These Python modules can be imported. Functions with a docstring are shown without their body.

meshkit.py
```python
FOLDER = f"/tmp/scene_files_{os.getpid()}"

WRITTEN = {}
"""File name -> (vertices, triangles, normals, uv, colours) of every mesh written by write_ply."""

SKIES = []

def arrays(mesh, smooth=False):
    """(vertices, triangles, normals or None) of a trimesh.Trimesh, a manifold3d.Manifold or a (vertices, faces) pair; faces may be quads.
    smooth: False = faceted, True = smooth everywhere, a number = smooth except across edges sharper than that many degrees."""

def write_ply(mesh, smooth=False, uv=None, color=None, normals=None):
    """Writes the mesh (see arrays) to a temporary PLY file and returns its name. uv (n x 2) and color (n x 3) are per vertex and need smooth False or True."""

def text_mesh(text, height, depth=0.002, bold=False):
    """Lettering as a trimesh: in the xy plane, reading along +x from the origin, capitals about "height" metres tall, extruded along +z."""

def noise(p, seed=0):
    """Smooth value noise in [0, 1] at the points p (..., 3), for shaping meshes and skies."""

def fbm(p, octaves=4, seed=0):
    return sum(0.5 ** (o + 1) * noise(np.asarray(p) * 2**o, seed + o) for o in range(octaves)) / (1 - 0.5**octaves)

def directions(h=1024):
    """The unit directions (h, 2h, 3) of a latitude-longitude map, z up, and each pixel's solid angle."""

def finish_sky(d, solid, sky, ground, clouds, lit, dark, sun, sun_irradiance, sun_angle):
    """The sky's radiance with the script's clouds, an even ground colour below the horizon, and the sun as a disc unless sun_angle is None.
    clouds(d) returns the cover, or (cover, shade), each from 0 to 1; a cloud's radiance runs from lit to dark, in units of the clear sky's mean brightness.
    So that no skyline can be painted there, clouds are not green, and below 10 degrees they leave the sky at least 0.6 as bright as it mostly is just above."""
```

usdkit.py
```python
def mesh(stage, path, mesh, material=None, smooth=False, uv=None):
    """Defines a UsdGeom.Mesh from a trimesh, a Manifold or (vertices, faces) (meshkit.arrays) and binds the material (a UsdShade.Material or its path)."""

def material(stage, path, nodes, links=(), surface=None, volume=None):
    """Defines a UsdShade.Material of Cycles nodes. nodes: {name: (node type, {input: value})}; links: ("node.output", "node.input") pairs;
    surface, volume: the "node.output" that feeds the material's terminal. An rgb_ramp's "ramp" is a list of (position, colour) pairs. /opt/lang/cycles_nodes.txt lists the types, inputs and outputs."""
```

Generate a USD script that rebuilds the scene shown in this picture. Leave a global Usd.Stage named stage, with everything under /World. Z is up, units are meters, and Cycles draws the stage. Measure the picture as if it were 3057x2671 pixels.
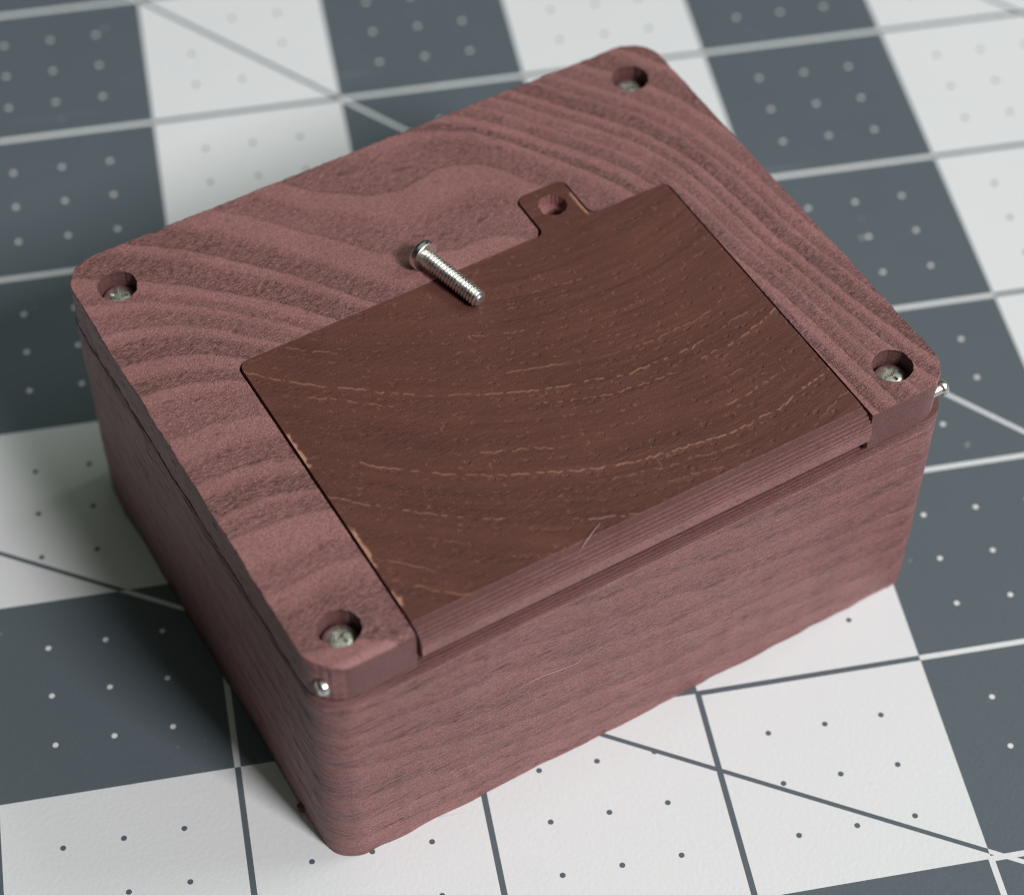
import math
import numpy as np
import manifold3d as m3
from manifold3d import Manifold, CrossSection
import trimesh
import meshkit, usdkit
from meshkit import noise, fbm
from scipy.interpolate import RBFInterpolator
from pxr import Usd, UsdGeom, UsdLux, UsdShade, Gf, Sdf, Vt

MM = 0.001
IN = 0.0254
stage = Usd.Stage.CreateInMemory()
UsdGeom.SetStageUpAxis(stage, UsdGeom.Tokens.z)
UsdGeom.SetStageMetersPerUnit(stage, 1.0)
world = UsdGeom.Xform.Define(stage, '/World')
stage.SetDefaultPrim(world.GetPrim())

# ---------------------------------------------------------------- camera
CAM = (0.03038, -0.10277, 0.21214)
cam = UsdGeom.Camera.Define(stage, '/World/camera')
cam.AddTranslateOp().Set(Gf.Vec3d(*CAM))
cam.AddRotateXYZOp().Set(Gf.Vec3f(*np.degrees([0.6726, -0.0037, -0.1867])))
cam.CreateFocalLengthAttr(79.76)
cam.CreateHorizontalApertureAttr(36.0)
cam.CreateVerticalApertureAttr(36.0 * 894 / 1024)
cam.CreateClippingRangeAttr(Gf.Vec2f(0.005, 100))
cam.CreateFStopAttr(20.0)
cam.CreateFocusDistanceAttr(0.232)
cam.CreateExposureAttr(0.15)


# ---------------------------------------------------------------- lamps (a window on the right, a dim room)
def rect_light(name, pos, target, w, h, radiance, color):
    l = UsdLux.RectLight.Define(stage, '/World/' + name)
    l.CreateWidthAttr(w); l.CreateHeightAttr(h)
    l.CreateIntensityAttr(radiance); l.CreateColorAttr(Gf.Vec3f(*color))
    pos, target = np.array(pos, float), np.array(target, float)
    z = (pos - target) / np.linalg.norm(pos - target)
    x = np.cross((0, 0, 1.0) if abs(z[2]) < 0.98 else (0, 1.0, 0), z); x /= np.linalg.norm(x)
    y = np.cross(z, x)
    M = np.eye(4); M[0, :3], M[1, :3], M[2, :3], M[3, :3] = x, y, z, pos
    l.AddTransformOp().Set(Gf.Matrix4d(*M.ravel().tolist()))
    return l


C0 = np.array([0.06, 0.05, 0.02])
rect_light('window_light', C0 + 1.9 * np.array([0.46, -0.64, 0.76]), C0, 0.42, 0.50, 52.0, (1.0, 0.965, 0.985))
rect_light('side_window_light', C0 + 1.7 * np.array([0.70, 0.10, 0.72]), C0, 0.80, 0.60, 5.5, (0.95, 1.0, 0.985))
rect_light('ceiling_light', C0 + np.array([0.3, 0.2, 1.6]), C0, 2.0, 2.0, 0.36, (0.86, 1.0, 0.82))
rect_light('garden_window_light', C0 + np.array([-1.6, 0.7, 0.7]), C0, 1.2, 1.0, 0.03, (0.75, 1.0, 0.80))


# ---------------------------------------------------------------- materials
UsdGeom.Scope.Define(stage, '/World/Looks')


def mat(name, nodes, links, surface='p.BSDF'):
    return usdkit.material(stage, '/World/Looks/' + name, nodes, links, surface=surface)


# printed vinyl of the mat: attribute "tone" (r = ink of the cell, 0 white / 1 grey), dots and angle lines from position
INCH = 1 / IN
mat_nodes = {
    'geo': ('geometry', {}),
    'tone': ('attribute', {'attribute': 'tone'}),
    'ts': ('separate_color', {}),
    'sc': ('vector_math', {'math_type': 'scale', 'scale': INCH}),
    'xyz': ('separate_xyz', {}),
    # dots at the quarter points of each inch cell
    'q': ('vector_math', {'math_type': 'scale', 'scale': 4.0}),
    'qr': ('vector_math', {'math_type': 'add', 'vector2': (0.5, 0.5, 0.5)}),
    'qf': ('vector_math', {'math_type': 'floor'}),
    'qd': ('vector_math', {'math_type': 'subtract'}),
    'qflat': ('vector_math', {'math_type': 'multiply', 'vector2': (1, 1, 0)}),
    'ql': ('vector_math', {'math_type': 'length'}),
    'dot': ('math', {'math_type': 'less_than', 'value2': 0.0495}),
    # keep only dots that are not on the inch lines
    'fx': ('math', {'math_type': 'fraction'}), 'fy': ('math', {'math_type': 'fraction'}),
    'cx': ('math', {'math_type': 'compare', 'value2': 0.5, 'value3': 0.36}),
    'cy': ('math', {'math_type': 'compare', 'value2': 0.5, 'value3': 0.36}),
    'c2': ('math', {'math_type': 'multiply'}), 'dot2': ('math', {'math_type': 'multiply'}),
    # 30 degree line, two 45 degree lines
    'a1': ('vector_math', {'math_type': 'dot_product', 'vector2': (0.5, 0.8660, 0)}),
    'a1d': ('math', {'math_type': 'compare', 'value2': 2.0305, 'value3': 0.0105}),
    'a2': ('vector_math', {'math_type': 'dot_product', 'vector2': (0.70711, 0.70711, 0)}),
    'a2d': ('math', {'math_type': 'compare', 'value2': 7.0 * 0.70711, 'value3': 0.0105}),
    'a3d': ('math', {'math_type': 'compare', 'value2': 10.82 * 0.70711, 'value3': 0.0105}),
    'm1': ('math', {'math_type': 'maximum'}), 'm2': ('math', {'math_type': 'maximum'}), 'm3': ('math', {'math_type': 'maximum'}),
    'inv': ('math', {'math_type': 'subtract', 'value1': 1.0}),
    'ink': ('mix_float', {}),
    # paint is a little uneven, scuffed in places
    'n1': ('noise_texture', {'scale': 900.0, 'detail': 3.0}),
    'n2': ('noise_texture', {'scale': 26.0, 'detail': 5.0, 'roughness': 0.65}),
    'wr': ('map_range', {'from_min': 0.35, 'from_max': 0.7, 'to_min': 0.96, 'to_max': 1.03, 'clamp': True}),
    'white': ('mix_color', {'a': (0.735, 0.755, 0.765), 'b': (0.785, 0.80, 0.805)}),
    'grey': ('mix_color', {'a': (0.093, 0.116, 0.136), 'b': (0.114, 0.140, 0.159)}),
    'col': ('mix_color', {}),
    # scuffs: sparse pale specks
    'v1': ('noise_texture', {'scale': 330.0, 'detail': 2.0, 'roughness': 0.7}),
    'sp': ('map_range', {'from_min': 0.71, 'from_max': 0.78, 'to_min': 0.0, 'to_max': 0.45, 'clamp': True}),
    'col2': ('mix_color', {'b': (0.55, 0.57, 0.58)}),
    'smap': ('mapping', {'rotation': (0, 0, 0.62), 'scale': (28.0, 1500.0, 1.0)}),
    'sn': ('noise_texture', {'scale': 1.0, 'detail': 0.0}),
    'scr': ('map_range', {'from_min': 0.835, 'from_max': 0.875, 'to_min': 0.0, 'to_max': 0.35, 'clamp': True}),
    'col3': ('mix_color', {'b': (0.42, 0.45, 0.46)}),
    'bn': ('noise_texture', {'scale': 1900.0, 'detail': 2.0, 'roughness': 0.55}),
    'bump': ('bump', {'strength': 0.32, 'distance': 0.00012}),
    'p': ('principled_bsdf', {'roughness': 0.52, 'specular_ior_level': 0.4}),
}
mat_links = [
    ('tone.color', 'ts.color'), ('geo.position', 'sc.vector1'), ('sc.vector', 'xyz.vector'),
    ('sc.vector', 'q.vector1'), ('q.vector', 'qr.vector1'), ('qr.vector', 'qf.vector1'), ('q.vector', 'qd.vector1'), ('qf.vector', 'qd.vector2'),
    ('qd.vector', 'qflat.vector1'), ('qflat.vector', 'ql.vector1'), ('ql.value', 'dot.value1'),
    ('xyz.x', 'fx.value1'), ('xyz.y', 'fy.value1'), ('fx.value', 'cx.value1'), ('fy.value', 'cy.value1'),
    ('cx.value', 'c2.value1'), ('cy.value', 'c2.value2'), ('c2.value', 'dot2.value1'), ('dot.value', 'dot2.value2'),
    ('sc.vector', 'a1.vector1'), ('a1.value', 'a1d.value1'), ('sc.vector', 'a2.vector1'), ('a2.value', 'a2d.value1'), ('a2.value', 'a3d.value1'),
    ('dot2.value', 'm1.value1'), ('a1d.value', 'm1.value2'), ('a2d.value', 'm2.value1'), ('a3d.value', 'm2.value2'), ('m1.value', 'm3.value1'), ('m2.value', 'm3.value2'),
    ('ts.g', 'inv.value2'), ('m3.value', 'ink.fac'), ('ts.r', 'ink.a'), ('inv.value', 'ink.b'),
    ('geo.position', 'n1.vector'), ('geo.position', 'n2.vector'), ('n2.fac', 'white.fac'), ('n2.fac', 'grey.fac'),
    ('ink.result', 'col.fac'), ('white.result', 'col.a'), ('grey.result', 'col.b'),
    ('geo.position', 'v1.vector'), ('v1.fac', 'sp.value'), ('sp.result', 'col2.fac'), ('col.result', 'col2.a'),
    ('geo.position', 'smap.vector'), ('smap.vector', 'sn.vector'), ('sn.fac', 'scr.value'), ('scr.result', 'col3.fac'), ('col2.result', 'col3.a'), ('col3.result', 'p.base_color'), ('geo.position', 'bn.vector'), ('bn.fac', 'bump.height'), ('bump.normal', 'p.normal'),
]
MAT_LOOK = mat('printed_vinyl', mat_nodes, mat_links)


# 3D-printed plastic. attributes: tone (r rough band, g tan crackle, b pit/groove), grain (three coordinates in mm, stretched along the grain)
def plastic(name, smooth_col, rough_col, dark_col, tan_col, freq, bump, rough=0.50, marks=1.0, speck=0.85):
    nodes = {
        'tone': ('attribute', {'attribute': 'tone'}), 'ts': ('separate_color', {}),
        'grain': ('attribute', {'attribute': 'grain'}),
        'g1': ('vector_math', {'math_type': 'multiply', 'vector2': freq}),
        'n1': ('noise_texture', {'scale': 1.0, 'detail': 3.0, 'roughness': 0.6}),
        'geo': ('geometry', {}),
        'n2': ('noise_texture', {'scale': 7000.0, 'detail': 2.0, 'roughness': 0.6}),
        'n3': ('noise_texture', {'scale': 150.0, 'detail': 4.0}),
        'nr': ('map_range', {'from_min': 0.38, 'from_max': 0.60, 'to_min': 1.25, 'to_max': 0.25, 'clamp': True}),
        'rf': ('math', {'math_type': 'multiply'}),
        'rf2': ('math', {'math_type': 'multiply_add', 'value2': 0.85}),
        'c1': ('mix_color', {'a': smooth_col, 'b': rough_col}),
        'tint': ('mix_color', {'blend_type': 'multiply', 'fac': 1.0, 'use_clamp': False}),
        'tr': ('rgb_ramp', {'ramp': [(0.30, (0.90, 0.87, 0.86)), (0.70, (1.08, 1.06, 1.08))]}),
        'fr': ('rgb_ramp', {'ramp': [(0.36, (0.66, 0.63, 0.63)), (0.5, (1.0, 1.0, 1.0)), (0.64, (1.34, 1.37, 1.38))]}),
        'tint2': ('mix_color', {'blend_type': 'multiply', 'fac': speck, 'use_clamp': False}),
        'c2': ('mix_color', {'b': tan_col}),
        'n4': ('noise_texture', {'scale': 2.1, 'detail': 1.0}),
        'sr': ('map_range', {'from_min': 0.575, 'from_max': 0.66, 'to_min': 0.0, 'to_max': 1.0, 'clamp': True}),
        'sm': ('math', {'math_type': 'multiply_add', 'value2': 0.75 * marks, 'value3': 0.25 * marks}),
        'sx': ('math', {'math_type': 'multiply'}),
        'c35': ('mix_color', {'b': dark_col}),
        'c3': ('mix_color', {'b': dark_col}),
        'h1': ('math', {'math_type': 'multiply_add', 'value2': 1.0, 'value3': 0.28}),
        'h2': ('math', {'math_type': 'multiply'}),
        'h3': ('math', {'math_type': 'multiply_add', 'value2': 0.50}),
        'bump': ('bump', {'strength': bump, 'distance': 0.00016}),
        'p': ('principled_bsdf', {'roughness': rough, 'specular_ior_level': 0.40, 'sheen_weight': 0.03}),
    }
    links = [
        ('tone.color', 'ts.color'), ('grain.vector', 'g1.vector1'), ('g1.vector', 'n1.vector'), ('geo.position', 'n2.vector'), ('geo.position', 'n3.vector'),
        ('n1.fac', 'nr.value'), ('nr.result', 'rf.value1'), ('ts.r', 'rf.value2'), ('rf.value', 'rf2.value1'), ('rf2.value', 'c1.fac'),
        ('n3.fac', 'tr.fac'), ('c1.result', 'tint.a'), ('tr.color', 'tint.b'),
        ('tint.result', 'tint2.a'), ('n2.fac', 'fr.fac'), ('fr.color', 'tint2.b'), ('tint2.result', 'c2.a'), ('ts.g', 'c2.fac'), ('g1.vector', 'n4.vector'), ('n4.fac', 'sr.value'), ('ts.r', 'sm.value1'), ('sm.value', 'sx.value1'), ('sr.result', 'sx.value2'), ('sx.value', 'c35.fac'), ('c2.result', 'c35.a'), ('c35.result', 'c3.a'), ('ts.b', 'c3.fac'), ('c3.result', 'p.base_color'),
        ('ts.r', 'h1.value1'), ('h1.value', 'h2.value1'), ('n1.fac', 'h2.value2'), ('n2.fac', 'h3.value1'), ('h2.value', 'h3.value3'),
        ('h3.value', 'bump.height'), ('bump.normal', 'p.normal'),
    ]
    nodes['rf2'][1]['value3'] = 0.0
    return mat(name, nodes, links)


PINK = (0.312, 0.150, 0.142)
CASE_LOOK = plastic('plum_brown_plastic', PINK, (0.122, 0.050, 0.046), (0.055, 0.020, 0.018), (0.40, 0.20, 0.13), (0.7, 1.3, 7.0), 0.9)
SIDE_LOOK = CASE_LOOK
DOOR_LOOK = plastic('chocolate_plastic', (0.120, 0.044, 0.031), (0.094, 0.034, 0.024), (0.035, 0.014, 0.011), (0.44, 0.22, 0.15), (1.2, 0.7, 4.0), 0.45, 0.58, marks=0.3, speck=0.6)
STEEL_LOOK = mat('zinc_steel', {
    'geo': ('geometry', {}), 'n': ('noise_texture', {'scale': 2500.0, 'detail': 3.0}),
    'r': ('map_range', {'from_min': 0.3, 'from_max': 0.7, 'to_min': 0.24, 'to_max': 0.42}),
    'p': ('principled_bsdf', {'metallic': 1.0, 'base_color': (0.82, 0.81, 0.77)}),
}, [('geo.position', 'n.vector'), ('n.fac', 'r.value'), ('r.result', 'p.roughness')])
FIBRE_LOOK = mat('pale_fibre', {'p': ('principled_bsdf', {'base_color': (0.55, 0.42, 0.40), 'roughness': 0.4})}, [])


# ---------------------------------------------------------------- helpers
def tag(prim, label=None, category=None, group=None, kind=None):
    prim = prim.GetPrim()
    for k, v in (('label', label), ('category', category), ('group', group), ('kind', kind)):
        if v:
            prim.SetCustomDataByKey(k, v)
    return prim


def put(path, mesh, look, smooth=38, attrs=None):
    """One mesh prim. mesh in millimetres (or metres when attrs is False)."""
    v, f, n = meshkit.arrays(mesh, smooth)
    m = usdkit.mesh(stage, path, (v * MM, f), look)
    if n is not None:
        m.CreateNormalsAttr(Vt.Vec3fArray.FromNumpy(n.astype(np.float32)))
        m.SetNormalsInterpolation('vertex')
    if attrs:
        if n is None:
            n = np.zeros_like(v)
        api = UsdGeom.PrimvarsAPI(m)
        tone, grain = attrs(v, n)
        api.CreatePrimvar('tone', Sdf.ValueTypeNames.Color3fArray, 'vertex').Set(Vt.Vec3fArray.FromNumpy(tone.astype(np.float32)))
        api.CreatePrimvar('grain', Sdf.ValueTypeNames.Vector3fArray, 'vertex').Set(Vt.Vec3fArray.FromNumpy(grain.astype(np.float32)))
    return m


def to_manifold(v, f):
    return Manifold(m3.Mesh(np.asarray(v, np.float32), np.asarray(f, np.uint32)))


def xform(path, loc=(0, 0, 0), rz=0.0):
    x = UsdGeom.Xform.Define(stage, path)
    x.AddTranslateOp().Set(Gf.Vec3d(*loc))
    if rz:
        x.AddRotateZOp().Set(rz)
    return x


def sstep(a, b, x):
    t = np.clip((x - a) / (b - a), 0, 1)
    return t * t * (3 - 2 * t)


# ---------------------------------------------------------------- the cutting mat
U0, U1, V0, V1 = -7, 14, -6, 13
known = {}
for j, row in {6: 'DWDWDW', 5: 'DWDWDW', 4: 'DWDWDW', 3: 'DWDWDW', 2: 'WWDWDW', 1: 'DDDWDW', 0: 'WWWWDD', -1: 'DDDDDW'}.items():
    for i, c in enumerate(row):
        known[i, j] = c == 'D'


def cell(i, j):
    if (i, j) in known:
        return known[i, j]
    return bool((i + (j // 5)) % 2 == 0) if j % 5 else bool((i // 3) % 2)


HW = 0.33 / 25.4
mv, mf, mt = [], [], []


def patch(x0, x1, y0, y1, t, c):
    k = len(mv)
    mv.extend([(x0, y0, 0), (x1, y0, 0), (x1, y1, 0), (x0, y1, 0)]); mf.extend([(k, k + 1, k + 2), (k, k + 2, k + 3)]); mt.extend([(t, c, 0)] * 4)


for i in range(U0, U1):
    for j in range(V0, V1):
        t = cell(i, j)
        same = lambda a, b: cell(a, b) == t
        w, e, s, n = same(i - 1, j), same(i + 1, j), same(i, j - 1), same(i, j + 1)
        xs, ys = (i, i + HW, i + 1 - HW, i + 1), (j, j + HW, j + 1 - HW, j + 1)
        for a in range(3):
            for b in range(3):
                line = (a == 0 and w) or (a == 2 and e) or (b == 0 and s) or (b == 2 and n)
                patch(xs[a], xs[a + 1], ys[b], ys[b + 1], float(t != line), float(t))
k = len(mv)
for (xa, ya), (xb, yb) in zip([(U0, V0), (U1, V0), (U1, V1), (U0, V1)], [(U1, V0), (U1, V1), (U0, V1), (U0, V0)]):
    k = len(mv)
    mv.extend([(xa, ya, -0.12), (xb, yb, -0.12), (xb, yb, 0), (xa, ya, 0)]); mf.extend([(k, k + 1, k + 2), (k, k + 2, k + 3)]); mt.extend([(1.0, 1.0, 0)] * 4)
k = len(mv)
mv.extend([(U0, V0, -0.12), (U0, V1, -0.12), (U1, V1, -0.12), (U1, V0, -0.12)]); mf.extend([(k, k + 1, k + 2), (k, k + 2, k + 3)]); mt.extend([(1.0, 1.0, 0)] * 4)
mt = np.array(mt)
m = put('/World/cutting_mat', (np.array(mv, float) * 25.4, np.array(mf)), MAT_LOOK, smooth=False,
        attrs=lambda v, n: (mt, v))
tag(m, 'grey and white checked cutting mat with inch lines and dots under the box', 'cutting mat')

# ---------------------------------------------------------------- the printed box
LX, LY, H, HS, RC = 73.34, 60.15, 35.33, 29.73, 4.2
TH = 0.34292
ORG = (0.03437, 0.01149, 0.0)
case = xform('/World/printed_box', ORG, math.degrees(TH))
tag(case, 'plum brown 3D printed box with wood grain texture standing on the checked mat', 'box')


def rounded_path(x0, x1, y0, y1, r, step):
    pts, nrm = [], []
    for cx, cy, a0 in ((x1 - r, y0 + r, -90), (x1 - r, y1 - r, 0), (x0 + r, y1 - r, 90), (x0 + r, y0 + r, 180)):
        k = max(3, int(r * math.pi / 2 / step))
        for a in np.radians(a0 + np.arange(k + 1) * 90 / k):
            pts.append((cx + r * math.cos(a), cy + r * math.sin(a))); nrm.append((math.cos(a), math.sin(a)))
    P, N = np.array(pts), np.array(nrm)
    out_p, out_n = [], []
    for i in range(len(P)):
        q = (i + 1) % len(P); d = np.linalg.norm(P[q] - P[i]); m_ = max(1, int(round(d / step)))
        for t in range(m_):
            out_p.append(P[i] + (P[q] - P[i]) * t / m_); out_n.append(N[i] + (N[q] - N[i]) * t / m_)
    return np.array(out_p), np.array(out_n)


def loft(x0, x1, y0, y1, r, zs, disp, step=0.22):
    """Closed body of rings, one per z, each pushed along its outline's normal by disp(s, z, x, y, nx, ny)."""
    p, n = rounded_path(x0, x1, y0, y1, r, step)
    s = np.r_[0, np.cumsum(np.linalg.norm(np.diff(p, axis=0), axis=1))]
    k, rings = len(p), []
    for z in zs:
        d = disp(s, z, p[:, 0], p[:, 1], n[:, 0], n[:, 1])
        rings.append(np.c_[p + n * d[:, None], np.full(k, z)])
    v = np.vstack(rings)
    i, j = np.meshgrid(np.arange(len(zs) - 1), np.arange(k), indexing='ij')
    a, b = i * k + j, i * k + (j + 1) % k
    f = [np.stack([a, b, b + k], -1).reshape(-1, 3), np.stack([a, b + k, a + k], -1).reshape(-1, 3)]
    c0, c1 = len(v), len(v) + 1
    v = np.vstack([v, [[(x0 + x1) / 2, (y0 + y1) / 2, zs[0]], [(x0 + x1) / 2, (y0 + y1) / 2, zs[-1]]]])
    jj = np.arange(k); t0 = (len(zs) - 1) * k
    f.append(np.stack([np.full(k, c0), (jj + 1) % k, jj], -1)); f.append(np.stack([np.full(k, c1), t0 + jj, t0 + (jj + 1) % k], -1))
    return v, np.vstack(f)


def n3(x, y, z, seed=0):
    return noise(np.stack(np.broadcast_arrays(x, y, z), -1).astype(float), seed) - 0.5


def f3(x, y, z, o=3, seed=0):
    return fbm(np.stack(np.broadcast_arrays(x, y, z), -1).astype(float), o, seed) - 0.5


def side_coords(v):
    """A coordinate running round the box and the height, for the sides' grain."""
    x, y = v[:, 0], v[:, 1]
    front, left, back = np.abs(y), np.abs(x), np.abs(y - LY)
    s = np.where(front < 3.0, x, np.where(left < 3.0, -y, np.where(back < 3.0, x + 40, y + 90)))
    return s


def side_rough(s, z):
    """Rough bands of the sides, drifting slowly upward along each wall."""
    g = z * 0.13 + s * 0.022 + 1.1 * f3(s * 0.05, z * 0.12, 3.3, 3, 5)
    w = g * 1.9 % 1.0
    return np.clip(1.05 - w * 1.2, 0, 1) * sstep(0.0, 0.08, w)


def base_disp(s, z, x, y, nx, ny):
    zz = np.full_like(s, z)
    g = side_rough(s, zz)
    streak = f3(s * 0.45, z * 4.0, 1.0, 3, 2)
    d = 0.16 * f3(s * 0.16, z * 0.22, 0.2, 2, 1) + 0.03 * streak * (0.5 + g) + 0.12 * n3(s * 0.5, z * 5.0, 7.0, 3) * (0.5 + 0.7 * g)
    d += 0.045 * n3(0 * s, z * 5.0, 0.5, 9)
    d += 0.40 * f3(s * 0.30, 0.0, 4.0, 2, 12) * np.exp(-z / 1.2)            # uneven bottom edge
    # layer scars pulled out of the seam corner
    top = HS - z
    inset = np.interp(top, [0, 0.11, 0.33, 0.55, 0.77, 0.99, 1.2], [1.35, 1.35, 0.86, 0.56, 0.30, 0.10, 0.0])
    front = np.clip(-ny, 0, 1) ** 2
    d -= inset * (0.06 + 0.94 * front * sstep(1.0, 11, x) * sstep(LX - 0.5, LX - 11, x))
    return d


zs = [0.0]
zz_ = 0.0
while zz_ < HS - 1.45:
    zs.append(zz_ + 0.06); zs.append(zz_ + 0.16); zz_ += 0.2
for kk in range(6):
    zs += [HS - 1.32 + kk * 0.22 + q for q in (0.004, 0.030, 0.050, 0.190, 0.214)]
zs = sorted(set(round(z, 4) for z in zs if z < HS)) + [HS]


def stepped(z):
    """Heights of the last layers snap to 0.2 mm steps so that the top edge is a little staircase."""
    t = HS - z
    return HS - (math.floor(t / 0.22) * 0.22 + 0.11) if t < 1.32 else z


def layered(s, z, x, y, nx, ny):
    d = base_disp(s, stepped(z) if z < HS else HS - 0.1, x, y, nx, ny)
    t = HS - z
    if 0 < t < 1.32 and (0.22 - t % 0.22) < 0.04:
        d = d - 0.05 * np.clip(-ny, 0, 1) ** 2
    return d


bv, bf = loft(0, LX + 0.85, 0, LY, 3.7, zs, layered)


def base_attrs(v, n):
    s = side_coords(v)
    r = side_rough(s, v[:, 2])
    near = sstep(1.5, 1.3, HS - v[:, 2]) * (v[:, 1] < 4)
    st = f3(s * 0.20, v[:, 2] * 2.6, 1.0, 3, 2)
    pit = sstep(0.33, 0.40, n3(s * 0.40, v[:, 2] * 9.0, 2.0, 31) + 0.08 * r) * 0.42
    tread = near * (n[:, 2] > 0.5)
    tone = np.stack([np.clip((0.10 + 0.40 * r) * (1 - near), 0, 1.2), 0 * r, np.clip(pit * (1 - near) + 0.62 * tread, 0, 1)], 1)
    grain = np.stack([v[:, 2] * 6.0, s * 0.42, v[:, 2] * 0.2], 1)
    return tone, grain


put('/World/printed_box/base', (bv, bf), CASE_LOOK, 32, base_attrs)

# ---- grain of the lid: lines traced on its top (mm), each with the value the growth-ring field takes there
GRAIN = [
    (11, [(1.1, 10.9), (6.1, 11.3), (11.4, 11.0)]), (18.5, [(-0.3, 18.8), (4.4, 18.5), (10.0, 16.7)]), (20.7, [(0.1, 20.7), (4.6, 21.2), (10.4, 19.6)]),
    (26, [(0.6, 26.4), (10.6, 24.2)]), (32.3, [(0.9, 32.7), (11.4, 30.4)]), (39, [(1.2, 39.3), (10.9, 36.0)]), (43.6, [(1.6, 43.8), (11.2, 39.0)]),
    (46.5, [(1.8, 46.8), (10.1, 42.7)]), (49, [(-0.6, 48.9), (9.7, 45.4)]), (54, [(0, 54.2), (6.7, 51.2), (11.7, 47.1)]),
    (58.5, [(3.5, 56.3), (8.8, 52.0), (13.8, 47.9)]), (64.5, [(8.6, 59.2), (14.2, 54.7), (20.2, 47.9), (25.7, 40.1), (28.7, 36.8)]),
    (74, [(25.1, 57.5), (30.6, 51.6), (36.0, 46.8), (43.0, 47.1), (46.6, 45.8), (48.8, 44.1)]),
    (77, [(27.5, 57.4), (33.5, 52.6), (38.9, 52.1), (43.7, 52.9), (47.5, 50.7), (49.8, 45.8)]),
    (88, [(50.9, 59.9), (56.1, 52.1), (62.8, 41.8), (64.7, 32.7), (65.2, 25.6)]),
    (93, [(56.6, 58.5), (63.8, 48.6), (67.6, 39.0), (68.7, 26.0), (70.6, 14.9)]), (98.5, [(63.9, 56.2), (69.0, 48.4), (71.3, 39.6)]),
    (84, [(63.5, 20), (64.5, 8), (65, 0)]), (89, [(68, 12), (70, 2)]),
]
gp = np.array([p for _, l in GRAIN for p in l]); gv = np.array([val for val, l in GRAIN for _ in l], float)
ring_field = RBFInterpolator(gp, gv, kernel='thin_plate_spline', smoothing=14.0)
RINGS = np.array([-3, 4, 11, 18.5, 21.5, 26, 32.3, 39, 43.6, 49, 54, 58.5, 64.5, 71, 77, 82.5, 85.4, 88, 90.6, 93, 96, 98.5, 102, 107, 112, 118])


def lid_grain(x, y):
    P = np.c_[x, y]
    cx, cy = np.round(P[:, 0] / 0.0), 0
    return None


gx, gy = np.meshgrid(np.arange(-2, LX + 2.5, 1.0), np.arange(-2, LY + 2.5, 1.0), indexing='ij')
GF = ring_field(np.c_[gx.ravel(), gy.ravel()]).reshape(gx.shape)


def lid_grain(x, y):
    """Ring value at points of the lid (bilinear in a 1 mm table) with a little wander."""
    u, w = np.clip(x + 2, 0, gx.shape[0] - 1.001), np.clip(y + 2, 0, gx.shape[1] - 1.001)
    i, j = u.astype(int), w.astype(int); a, b = u - i, w - j
    g = GF[i, j] * (1 - a) * (1 - b) + GF[i + 1, j] * a * (1 - b) + GF[i, j + 1] * (1 - a) * b + GF[i + 1, j + 1] * a * b
    return g + 0.55 * f3(x * 0.14, y * 0.14, 1.7, 2, 21) + 0.45 * f3(x * 0.9, y * 0.9, 2.7, 2, 22)


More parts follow.
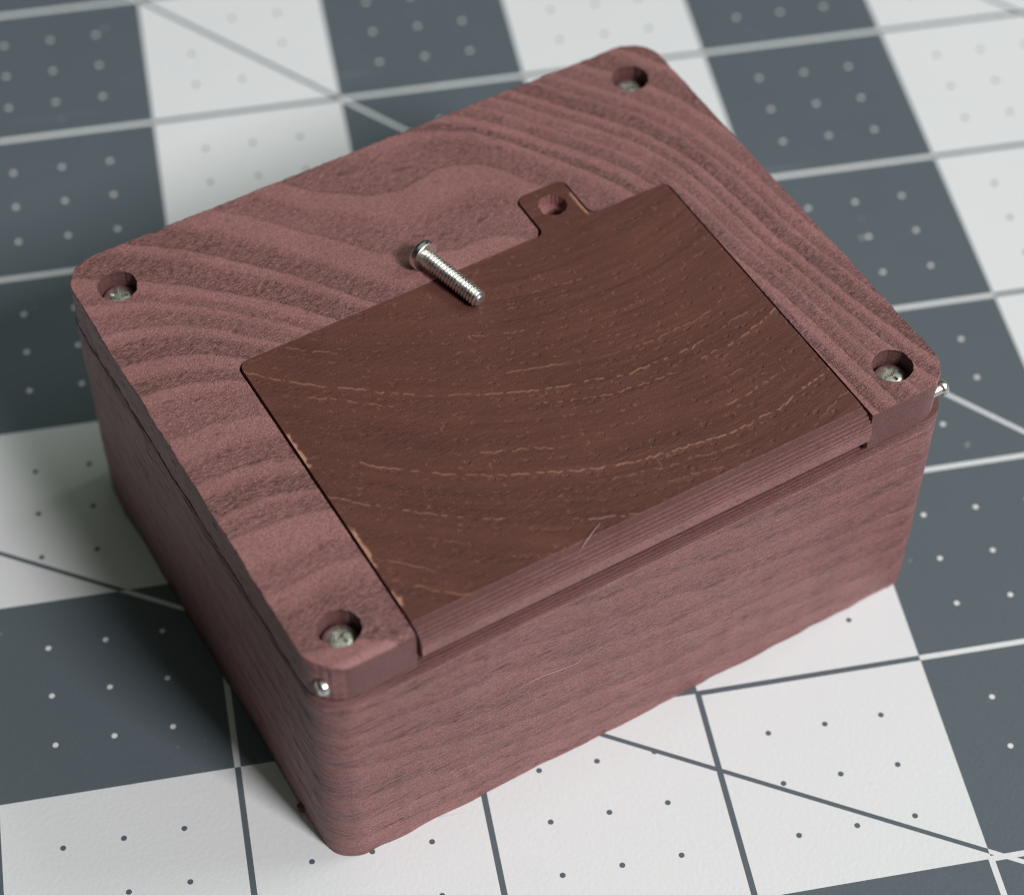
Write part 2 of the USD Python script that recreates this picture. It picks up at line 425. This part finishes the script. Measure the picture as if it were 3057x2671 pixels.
def ring_profile(g):
    """(rough, line): each ring starts with a dark groove, then a rough band that fades into smooth wood."""
    k = np.clip(np.searchsorted(RINGS, g) - 1, 0, len(RINGS) - 2)
    w = RINGS[k + 1] - RINGS[k]; t = g - RINGS[k]
    frac = 0.66 + 0.2 * np.sin(k * 2.399)
    depth = 0.76 + 0.24 * np.sin(k * 1.7 + 1.0)
    rough = sstep(0.0, 0.22, t) * (1 - sstep(frac * w * 0.65, frac * w + 0.5, t)) * depth
    line = np.exp(-((t - 0.14) / 0.15) ** 2) * np.clip(depth + 0.1, 0, 1)
    return rough, line


def grid_block(x0, x1, y0, y1, step, z_top, z_bot):
    """Closed block whose top is a fine grid lifted to z_top(x, y)."""
    xs, ys = np.linspace(x0, x1, int((x1 - x0) / step) + 1), np.linspace(y0, y1, int((y1 - y0) / step) + 1)
    X, Y = np.meshgrid(xs, ys, indexing='ij'); nx, ny = X.shape
    Z = z_top(X.ravel(), Y.ravel())
    v = np.vstack([np.c_[X.ravel(), Y.ravel(), Z], np.c_[X.ravel(), Y.ravel(), np.full(nx * ny, z_bot)]])
    idx = np.arange(nx * ny).reshape(nx, ny); a, b, c, d = idx[:-1, :-1].ravel(), idx[1:, :-1].ravel(), idx[1:, 1:].ravel(), idx[:-1, 1:].ravel()
    top = np.vstack([np.c_[a, b, c], np.c_[a, c, d]]); bot = top[:, ::-1] + nx * ny
    ring = np.r_[idx[:, 0], idx[-1, 1:], idx[-2::-1, -1], idx[0, -2:0:-1]]
    q = np.roll(ring, -1); K = nx * ny
    side = np.vstack([np.c_[ring, ring + K, q + K], np.c_[ring, q + K, q]])
    return to_manifold(v, np.vstack([top, bot, side]))


def lid_top(x, y):
    g = lid_grain(x, y); r, l = ring_profile(g)
    fine = f3(g * 1.1, x * 1.5, y * 2.2, 3, 41)
    z = H + 0.03 - 0.05 * l - 0.05 * r + (0.03 + 0.20 * r) * fine + 0.018 * n3(x * 0.5, y * 3.6, 0.0, 43) + 0.03 * f3(x * 0.08, y * 0.08, 0, 2, 44)
    q = np.clip(1.2 - y, 0, 1.2)                                         # worn front edge of the left post
    z = z - (1.2 - np.sqrt(1.44 - q * q)) * sstep(12.0, 10.0, x)
    return z


def lid_side(s, z, x, y, nx, ny):
    zz = np.full_like(s, z)
    d = 0.14 * f3(s * 0.28, z * 0.3, 9.0, 3, 51) + 0.24 * f3(s * 0.9, z * 1.6, 5.0, 3, 52) + 0.08 * n3(s * 2.6, z * 2.6, 1.0, 54) + 0.03 * n3(0 * s, z * 5.0, 0.5, 53)
    smoothf = np.clip(-ny, 0, 1) ** 4
    d = d * (1 - 0.88 * smoothf) - 0.10 * smoothf - 0.06
    # little upright scars at the rounded front left corner
    for sc, wd, dp in ((0.9, 0.10, 0.12), (1.5, 0.12, 0.16), (2.15, 0.10, 0.12)):
        d = d - dp * np.exp(-((x - sc) / wd) ** 2) * ((y < 2.6) & (x < 3))
    d = d - 0.10 * sstep(0.35, 0.0, z - HS)                 # the seam
    d = d - 0.10 * sstep(H - 0.22, H + 0.05, z) * (1 - smoothf * 0.5)   # softened top edge
    return d


lv, lf = loft(0, LX + 0.35, 0, LY, RC, np.r_[HS + 0.14, np.arange(HS + 0.2, H + 0.6, 0.13)], lid_side)
lid = to_manifold(lv, lf) ^ grid_block(-1, LX + 1, -1, LY + 1, 0.21, lid_top, HS - 1)

# the opening for the battery door, with the tab notch
DX0, DX1, DY1 = 10.75, 62.95, 38.55
TX0, TX1, TY1 = 47.35, 53.25, 44.6


def door_outline(grow, r=1.1):
    a = CrossSection([[(DX0 - grow, -8), (DX1 + grow, -8), (DX1 + grow, DY1 + grow), (DX0 - grow, DY1 + grow)]])
    b = CrossSection([[(TX0 - grow, 20), (TX1 + grow, 20), (TX1 + grow, TY1 + grow), (TX0 - grow, TY1 + grow)]])
    c = a + b
    return c.offset(-r, m3.JoinType.Round, 2, 48).offset(2 * r, m3.JoinType.Round, 2, 48).offset(-r, m3.JoinType.Round, 2, 48)


lid = lid - (door_outline(0.0).extrude(12).translate((0, 0, HS - 2)) + door_outline(0.02).extrude(12).translate((-0.24, 0, HS - 2)) + door_outline(0.02).extrude(12).translate((0.10, 0.06, HS - 2)))


def fuzzy_bore(cx, cy, r, z0, z1, seed):
    th = np.linspace(0, 2 * np.pi, 73)[:-1]
    rr = r + 0.14 * n3(np.cos(th) * 5.5, np.sin(th) * 5.5, seed, 61) + 0.12 * n3(np.cos(th) * 14, np.sin(th) * 14, seed, 62)
    return CrossSection([[(cx + a * math.cos(t), cy + a * math.sin(t)) for a, t in zip(rr, th)]]).extrude(z1 - z0).translate((0, 0, z0))


HOLES = [(4.6, 4.4), (4.55, 54.65), (68.5, 54.75), (68.75, 4.55)]
for k, (hx, hy) in enumerate(HOLES):
    lid = lid - fuzzy_bore(hx, hy, 2.13, H - 3.2, H + 2, k * 3.1)
SIDE = [(-1, 0.75, 1.3, 32.25), (1, LX + 0.12, 1.3, 32.5)]
for sgn, sx, sy, sz in SIDE:       # flat seats for the side screws
    lid = lid - Manifold.cylinder(4, 1.0, 1.0, 40).rotate((0, 90 * sgn, 0)).translate((sx - sgn * 0.65, sy, sz))


def lid_attrs(v, n):
    x, y, z = v.T
    top = n[:, 2] > 0.55
    g = lid_grain(x, y); r, l = ring_profile(g)
    s = side_coords(v)
    front = (y < 0.6) & (x > 3) & ~top
    sr = side_rough(s, z)
    pits = sstep(0.36, 0.44, n3(g * 4.2, x * 0.8, y * 0.8, 71) + 0.10 * r) * 0.5
    tone = np.where(top[:, None], np.stack([0.05 + 0.85 * r, 0 * r, np.clip(0.45 * l + pits, 0, 1)], 1),
                    np.stack([np.where(front, 0.05, 0.12 + 0.36 * sr), 0 * r, np.where(front, 0.50, 0.0)], 1))
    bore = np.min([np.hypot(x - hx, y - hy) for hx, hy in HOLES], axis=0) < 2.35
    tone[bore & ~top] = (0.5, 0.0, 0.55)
    grain = np.where(top[:, None], np.stack([g, x, y], 1), np.stack([z * 6.0, s * np.where(front, 0.2, 0.42), z * 0.2], 1))
    return tone, grain


put('/World/printed_box/lid', lid, CASE_LOOK, 42, lid_attrs)


# ---- the battery door: darker brown, rounded stair-stepped front edge, screw tab at the back
def door_field(x, y):
    return y - 0.0125 * (x - 50.5) ** 2 + 1.1 * f3(x * 0.09, y * 0.12, 0.0, 3, 81)


CRACKS = [(17.3, .9), (15.2, .7), (5.6, 1.0), (4.0, .35), (8.9, .6), (-0.8, .8), (11.9, .3), (20.2, .35), (-5.6, .7), (25.8, .3), (-9.5, .5), (-12.2, .7), (31.0, .25), (22.9, .4), (2.0, .3)] + [(float(q), 0.02) for q in np.arange(-12.9, 37, 2.7)]


def door_masks(x, y):
    d = door_field(x, y)
    tan, dark = 0 * x, 0 * x
    for k, (lv_, st) in enumerate(CRACKS):
        wob = lv_ + 0.35 * n3(x * 0.45, y * 0.2, k * 2.7, 82) + 0.30 * n3(x * 2.6, 0, k, 83)
        on = sstep(0.02, 0.16, f3(x * 0.11, k * 3.0, 0, 2, 84) + 0.42 * st - 0.22) * sstep(-0.22, 0.10, n3(x * 2.4, k, 0, 85) + 0.08 * st - 0.03)
        tan = np.maximum(tan, np.exp(-((d - wob) / 0.075) ** 2) * on * (0.28 + 0.50 * st))
        # row of punched pits just beside each line
        ph = (x + 0.7 * n3(x * 0.5, k * 2, 0, 86)) / 2.9 + k * 0.37
        dx = (ph - np.round(ph)) * 2.9
        keep = noise(np.stack([np.round(ph) * 7.13 + k, 0 * x + k * 3.3, 0 * x], -1), 87) > 0.30
        dd = d - (lv_ - 1.0 + 0.4 * np.sin(k))
        dark = np.maximum(dark, 0.8 * np.exp(-(np.abs(dx) / 0.17) ** 3 - (np.abs(dd - 0.25 * dx) / 0.085) ** 2) * keep)
        tan = np.maximum(tan, 0.35 * np.exp(-(np.abs(dx + 0.35) / 0.10) ** 2 - (np.abs(dd - 0.14) / 0.09) ** 2) * keep)
    speck = sstep(0.40, 0.46, n3(x * 2.6, y * 2.6, 0, 88)) * 0.25
    edge = np.minimum(np.minimum(x - DX0, DX1 - x), np.where((x > TX0) & (x < TX1), TY1, DY1) - y)
    burr = sstep(0.55, 0.25, edge + 0.5 * n3(x * 2, y * 2, 1.0, 97)) * sstep(0.10, 0.20, n3(x * 0.2, y * 0.42, 5.0, 89)) * (x < 14) * (y < 36)
    tabr = np.exp(-((x - (TX1 - 0.25 + 0.12 * n3(y * 1.5, 0, 0, 90))) / 0.14) ** 2) * sstep(38.4, 39.2, y) * sstep(42.8, 42.2, y)
    return np.clip(np.maximum.reduce([tan, speck, 1.0 * burr, 1.0 * tabr]), 0, 1), np.clip(dark, 0, 1), d


def door_top(x, y):
    tan, dark, d = door_masks(x, y)
    return H - 0.03 + 0.035 * tan - 0.12 * dark + 0.020 * n3(x * 0.4, y * 3.3, 0, 91) + 0.09 * f3(d * 1.3, x * 0.12, y * 0.12, 3, 92)


# front lip: the first layers step forward, then a smooth bullnose rolls back under
prof = [(60, H + 2), (1.65, H + 2), (1.65, H - 0.2)]
yy, zt = 1.65, H - 0.2
for k, dy in enumerate((0.80, 0.36, 0.31, 0.28, 0.16, 0.09)):
    yy -= dy
    prof += [(yy + 0.05, zt + 0.005), (yy, zt - 0.04)]
    zt -= 0.24 + 0.03 * k
    prof += [(yy, zt + 0.03), (yy + 0.03, zt)]
for a in np.radians(np.linspace(10, 118, 16)):
    prof.append((1.15 - 1.58 * math.cos(a), 32.35 + 0.0 - (math.sin(a) - 0.17) * 1.75))
prof += [(3.0, 30.6), (60, 30.6)]
solid = CrossSection([prof], m3.FillRule.NonZero).extrude(100)                       # y-z outline, swept along x
solid = solid.rotate((90, 0, 90)).translate((-5, 0, 0))
door = grid_block(DX0 - 1, DX1 + 1, -1.5, TY1 + 1, 0.125, door_top, 29.9) ^ door_outline(-0.07, 0.95).extrude(10).translate((0, 0, 29)) ^ solid
door = door - fuzzy_bore(50.45, 41.85, 1.58, H - 1.55, H + 2, 20.0) - Manifold.cylinder(3, 0.95, 0.95, 36).translate((50.6, 41.75, H - 4))


def door_attrs(v, n):
    x, y, z = v.T
    top = (n[:, 2] > 0.5) & (z > H - 0.16)
    tan, dark, d = door_masks(x, y)
    fs = ~top
    scuff = sstep(0.05, 0.2, f3(x * 0.25, z * 0.8, 0, 3, 95)) * (x > 11) * (x < 34)
    tone = np.where(top[:, None], np.stack([np.clip(0.45 + 2.4 * f3(d * 0.75, x * 0.05, 2.0, 3, 96), 0, 1.2), tan, dark], 1), np.stack([0.10 + 0 * x, 0.3 * scuff, 0.60 * ((n[:, 2] > 0.6) & (y < 3))], 1))
    grain = np.where(top[:, None], np.stack([d, x, y], 1), np.stack([z * 2, x * 0.6, y], 1))
    return tone, grain


# top skin chocolate, the layered front lip the pink-brown of the rest: two looks on one door
dvv, dff, dnn = meshkit.arrays(door, 42)
ctr = dvv[dff].mean(1); fn = np.cross(dvv[dff[:, 1]] - dvv[dff[:, 0]], dvv[dff[:, 2]] - dvv[dff[:, 0]]); fn /= np.linalg.norm(fn, axis=1, keepdims=True) + 1e-12
is_top = ((fn[:, 2] > 0.3) & (ctr[:, 2] > H - 0.17)) | ((ctr[:, 1] > 3) & ~((np.hypot(ctr[:, 0] - 50.45, ctr[:, 1] - 41.85) < 1.8) & (ctr[:, 2] < H - 0.25)))
dx_ = xform('/World/printed_box/battery_door')
in_bore = (np.hypot(ctr[:, 0] - 50.45, ctr[:, 1] - 41.85) < 1.8) & ~is_top
for nm, sel, lk in (('door_panel', is_top, DOOR_LOOK), ('door_body', ~is_top & ~in_bore, CASE_LOOK), ('screw_hole', in_bore, CASE_LOOK)):
    put('/World/printed_box/battery_door/' + nm, trimesh.Trimesh(dvv, dff[sel], process=False), lk, 18, door_attrs)


# ---------------------------------------------------------------- screws
def head_profile(r, h):
    """Pan head: flat underside at z = 0, rounded crown."""
    a = np.radians(np.linspace(0, 90, 10))
    rim = [(r - 0.06, 0.0), (r, 0.08)]
    crown = [(r * 0.30 + r * 0.70 * math.cos(t), h * 0.40 + h * 0.60 * math.sin(t)) for t in a]
    return [(0.0, 0.0)] + rim + crown + [(0.0, h)]


def cross_recess(h, size, depth):
    arm = Manifold.hull_points([(x * size * s, y * size * 0.20 * s, z) for x in (-1, 1) for y in (-1, 1) for z, s in ((h + 0.3, 1.1), (h - depth, 0.45))])
    return arm + arm.rotate((0, 0, 90))


def screw_head(r, h, recess=True):
    body = CrossSection([head_profile(r, h)]).revolve(56)
    return body - cross_recess(h, r * 0.60, h * 0.62) if recess else body


def thread(r0, r1, length, pitch, seg=40, per=8):
    """Shank from z = 0 down to -length with a helical ridge and a chamfered tip."""
    nz = int(length / pitch * per)
    z = np.linspace(0, -length, nz + 1); t = np.linspace(0, 2 * np.pi, seg + 1)[:-1]
    Z, T = np.meshgrid(z, t, indexing='ij')
    ph = (Z / pitch + T / (2 * np.pi)) % 1.0
    tri = np.clip(1.15 - 2.3 * np.abs(ph - 0.5), 0, 1)
    fade = np.clip((length + Z) / 0.45, 0, 1) * np.clip(-Z / 0.3, 0, 1)
    R = r0 + (r1 - r0) * tri * fade - 0.22 * np.clip(1 - (length + Z) / 0.22, 0, 1)
    v = np.stack([R * np.cos(T), R * np.sin(T), Z], -1).reshape(-1, 3)
    i, j = np.meshgrid(np.arange(nz), np.arange(seg), indexing='ij')
    a, b = (i * seg + j).ravel(), (i * seg + (j + 1) % seg).ravel()
    f = np.vstack([np.c_[a, a + seg, b + seg], np.c_[a, b + seg, b]])
    v = np.vstack([v, [[0, 0, 0], [0, 0, -length]]]); jj = np.arange(seg)
    f = np.vstack([f, np.c_[np.full(seg, len(v) - 2), jj, (jj + 1) % seg], np.c_[np.full(seg, len(v) - 1), nz * seg + (jj + 1) % seg, nz * seg + jj]])
    return v, f


def steel(path, mesh):
    return put(path, mesh, STEEL_LOOK, 35)


for k, ((hx, hy), turn) in enumerate(zip(HOLES, (20, 62, 40, 8))):
    nm = 'lid_screw' + ('' if k == 0 else '_%03d' % k)
    steel('/World/printed_box/' + nm, screw_head(1.78, 1.25).rotate((0, 0, turn)).translate((hx, hy, H - 2.6)))
for k, (sgn, sx, sy, sz) in enumerate(SIDE):
    nm = 'side_screw' + ('' if k == 0 else '_%03d' % k)
    steel('/World/printed_box/' + nm, (screw_head(0.82, 0.85) + Manifold.cylinder(1.3, 0.6, 0.6, 28).translate((0, 0, -1.25)) if sgn > 0 else screw_head(0.88, 0.95)).rotate((0, 0, 25)).rotate((0, 90 * sgn, 0)).translate((sx - sgn * 0.6, sy, sz)))


# fine strings of plastic left by the printer
def strand(name, pts, r):
    pts = np.array(pts, float)
    t = np.linspace(0, 1, 24); k = np.linspace(0, 1, len(pts))
    from scipy.interpolate import CubicSpline
    c = CubicSpline(k, pts)(t)
    ring = [(math.cos(a), math.sin(a)) for a in np.linspace(0, 2 * np.pi, 7)[:-1]]
    v = []
    for i in range(len(c)):
        d = c[min(i + 1, len(c) - 1)] - c[max(i - 1, 0)]; d /= np.linalg.norm(d)
        u = np.cross(d, (0.3, 0.2, 0.9)); u /= np.linalg.norm(u); w = np.cross(d, u)
        q = r * (0.35 + 0.65 * math.sin(math.pi * min(max(i / (len(c) - 1), 0.05), 0.95)))
        v += [c[i] + q * (a * u + b * w) for a, b in ring]
    f = []
    for i in range(len(c) - 1):
        for j in range(6):
            a, b = i * 6 + j, i * 6 + (j + 1) % 6
            f += [(a, b, b + 6), (a, b + 6, a + 6)]
    put('/World/printed_box/' + name, (np.array(v), np.array(f)), FIBRE_LOOK, True)


strand('plastic_string', [(-0.35, 51.5, 27.6), (-0.5, 49.2, 26.5), (-0.35, 47.2, 26.6), (-0.1, 45.6, 27.6)], 0.035)
strand('plastic_string_001', [(32.2, 2.55, H + 0.02), (31.1, 1.9, H + 0.30), (29.8, 1.2, H + 0.25), (28.6, 0.65, H - 0.3)], 0.028)
strand('plastic_string_002', [(21.0, -0.15, 17.0), (24.5, -0.3, 18.0), (28.0, -0.3, 17.3), (29.6, -0.15, 19.3)], 0.02)

burr_mesh = trimesh.creation.icosphere(subdivisions=3, radius=0.34)
bq = burr_mesh.vertices * (0.7 + 0.7 * noise(burr_mesh.vertices * 5.0, 101)[:, None]) * np.array([1.1, 1.3, 0.8])
put('/World/printed_box/plastic_burr', (bq + np.array([-0.28, 8.0, 0.75]), burr_mesh.faces), CASE_LOOK, True,
    lambda v, n: (np.tile([0.6, 0.0, 0.3], (len(v), 1)), v * 2.0))

# ---------------------------------------------------------------- the loose screw lying on the lid
LOOSE_HEAD = np.array([33.70, 41.75, H + 1.72])      # centre of the head's outer face side, box millimetres
LOOSE_TIP = np.array([36.25, 32.75, H + 0.98])
ax = (LOOSE_HEAD - LOOSE_TIP); LEN = float(np.linalg.norm(ax)); ax /= LEN
loose = UsdGeom.Xform.Define(stage, '/World/loose_screw')
ct, st_ = math.cos(TH), math.sin(TH)
RB = np.array([[ct, -st_, 0], [st_, ct, 0], [0, 0, 1]])
zc = RB @ ax; xc = np.cross((0, 0, 1), zc); xc /= np.linalg.norm(xc); yc = np.cross(zc, xc)
pos = np.array(ORG) + RB @ (LOOSE_HEAD - ax * 1.1) * MM
M = np.eye(4); M[0, :3], M[1, :3], M[2, :3], M[3, :3] = xc, yc, zc, pos
loose.AddTransformOp().Set(Gf.Matrix4d(*M.ravel().tolist()))
tag(loose, 'small silver machine screw lying loose across the edge of the brown battery door', 'screw')
steel('/World/loose_screw/head', screw_head(1.72, 1.25))
steel('/World/loose_screw/threaded_shank', thread(0.74, 0.99, LEN - 1.1, 0.40))
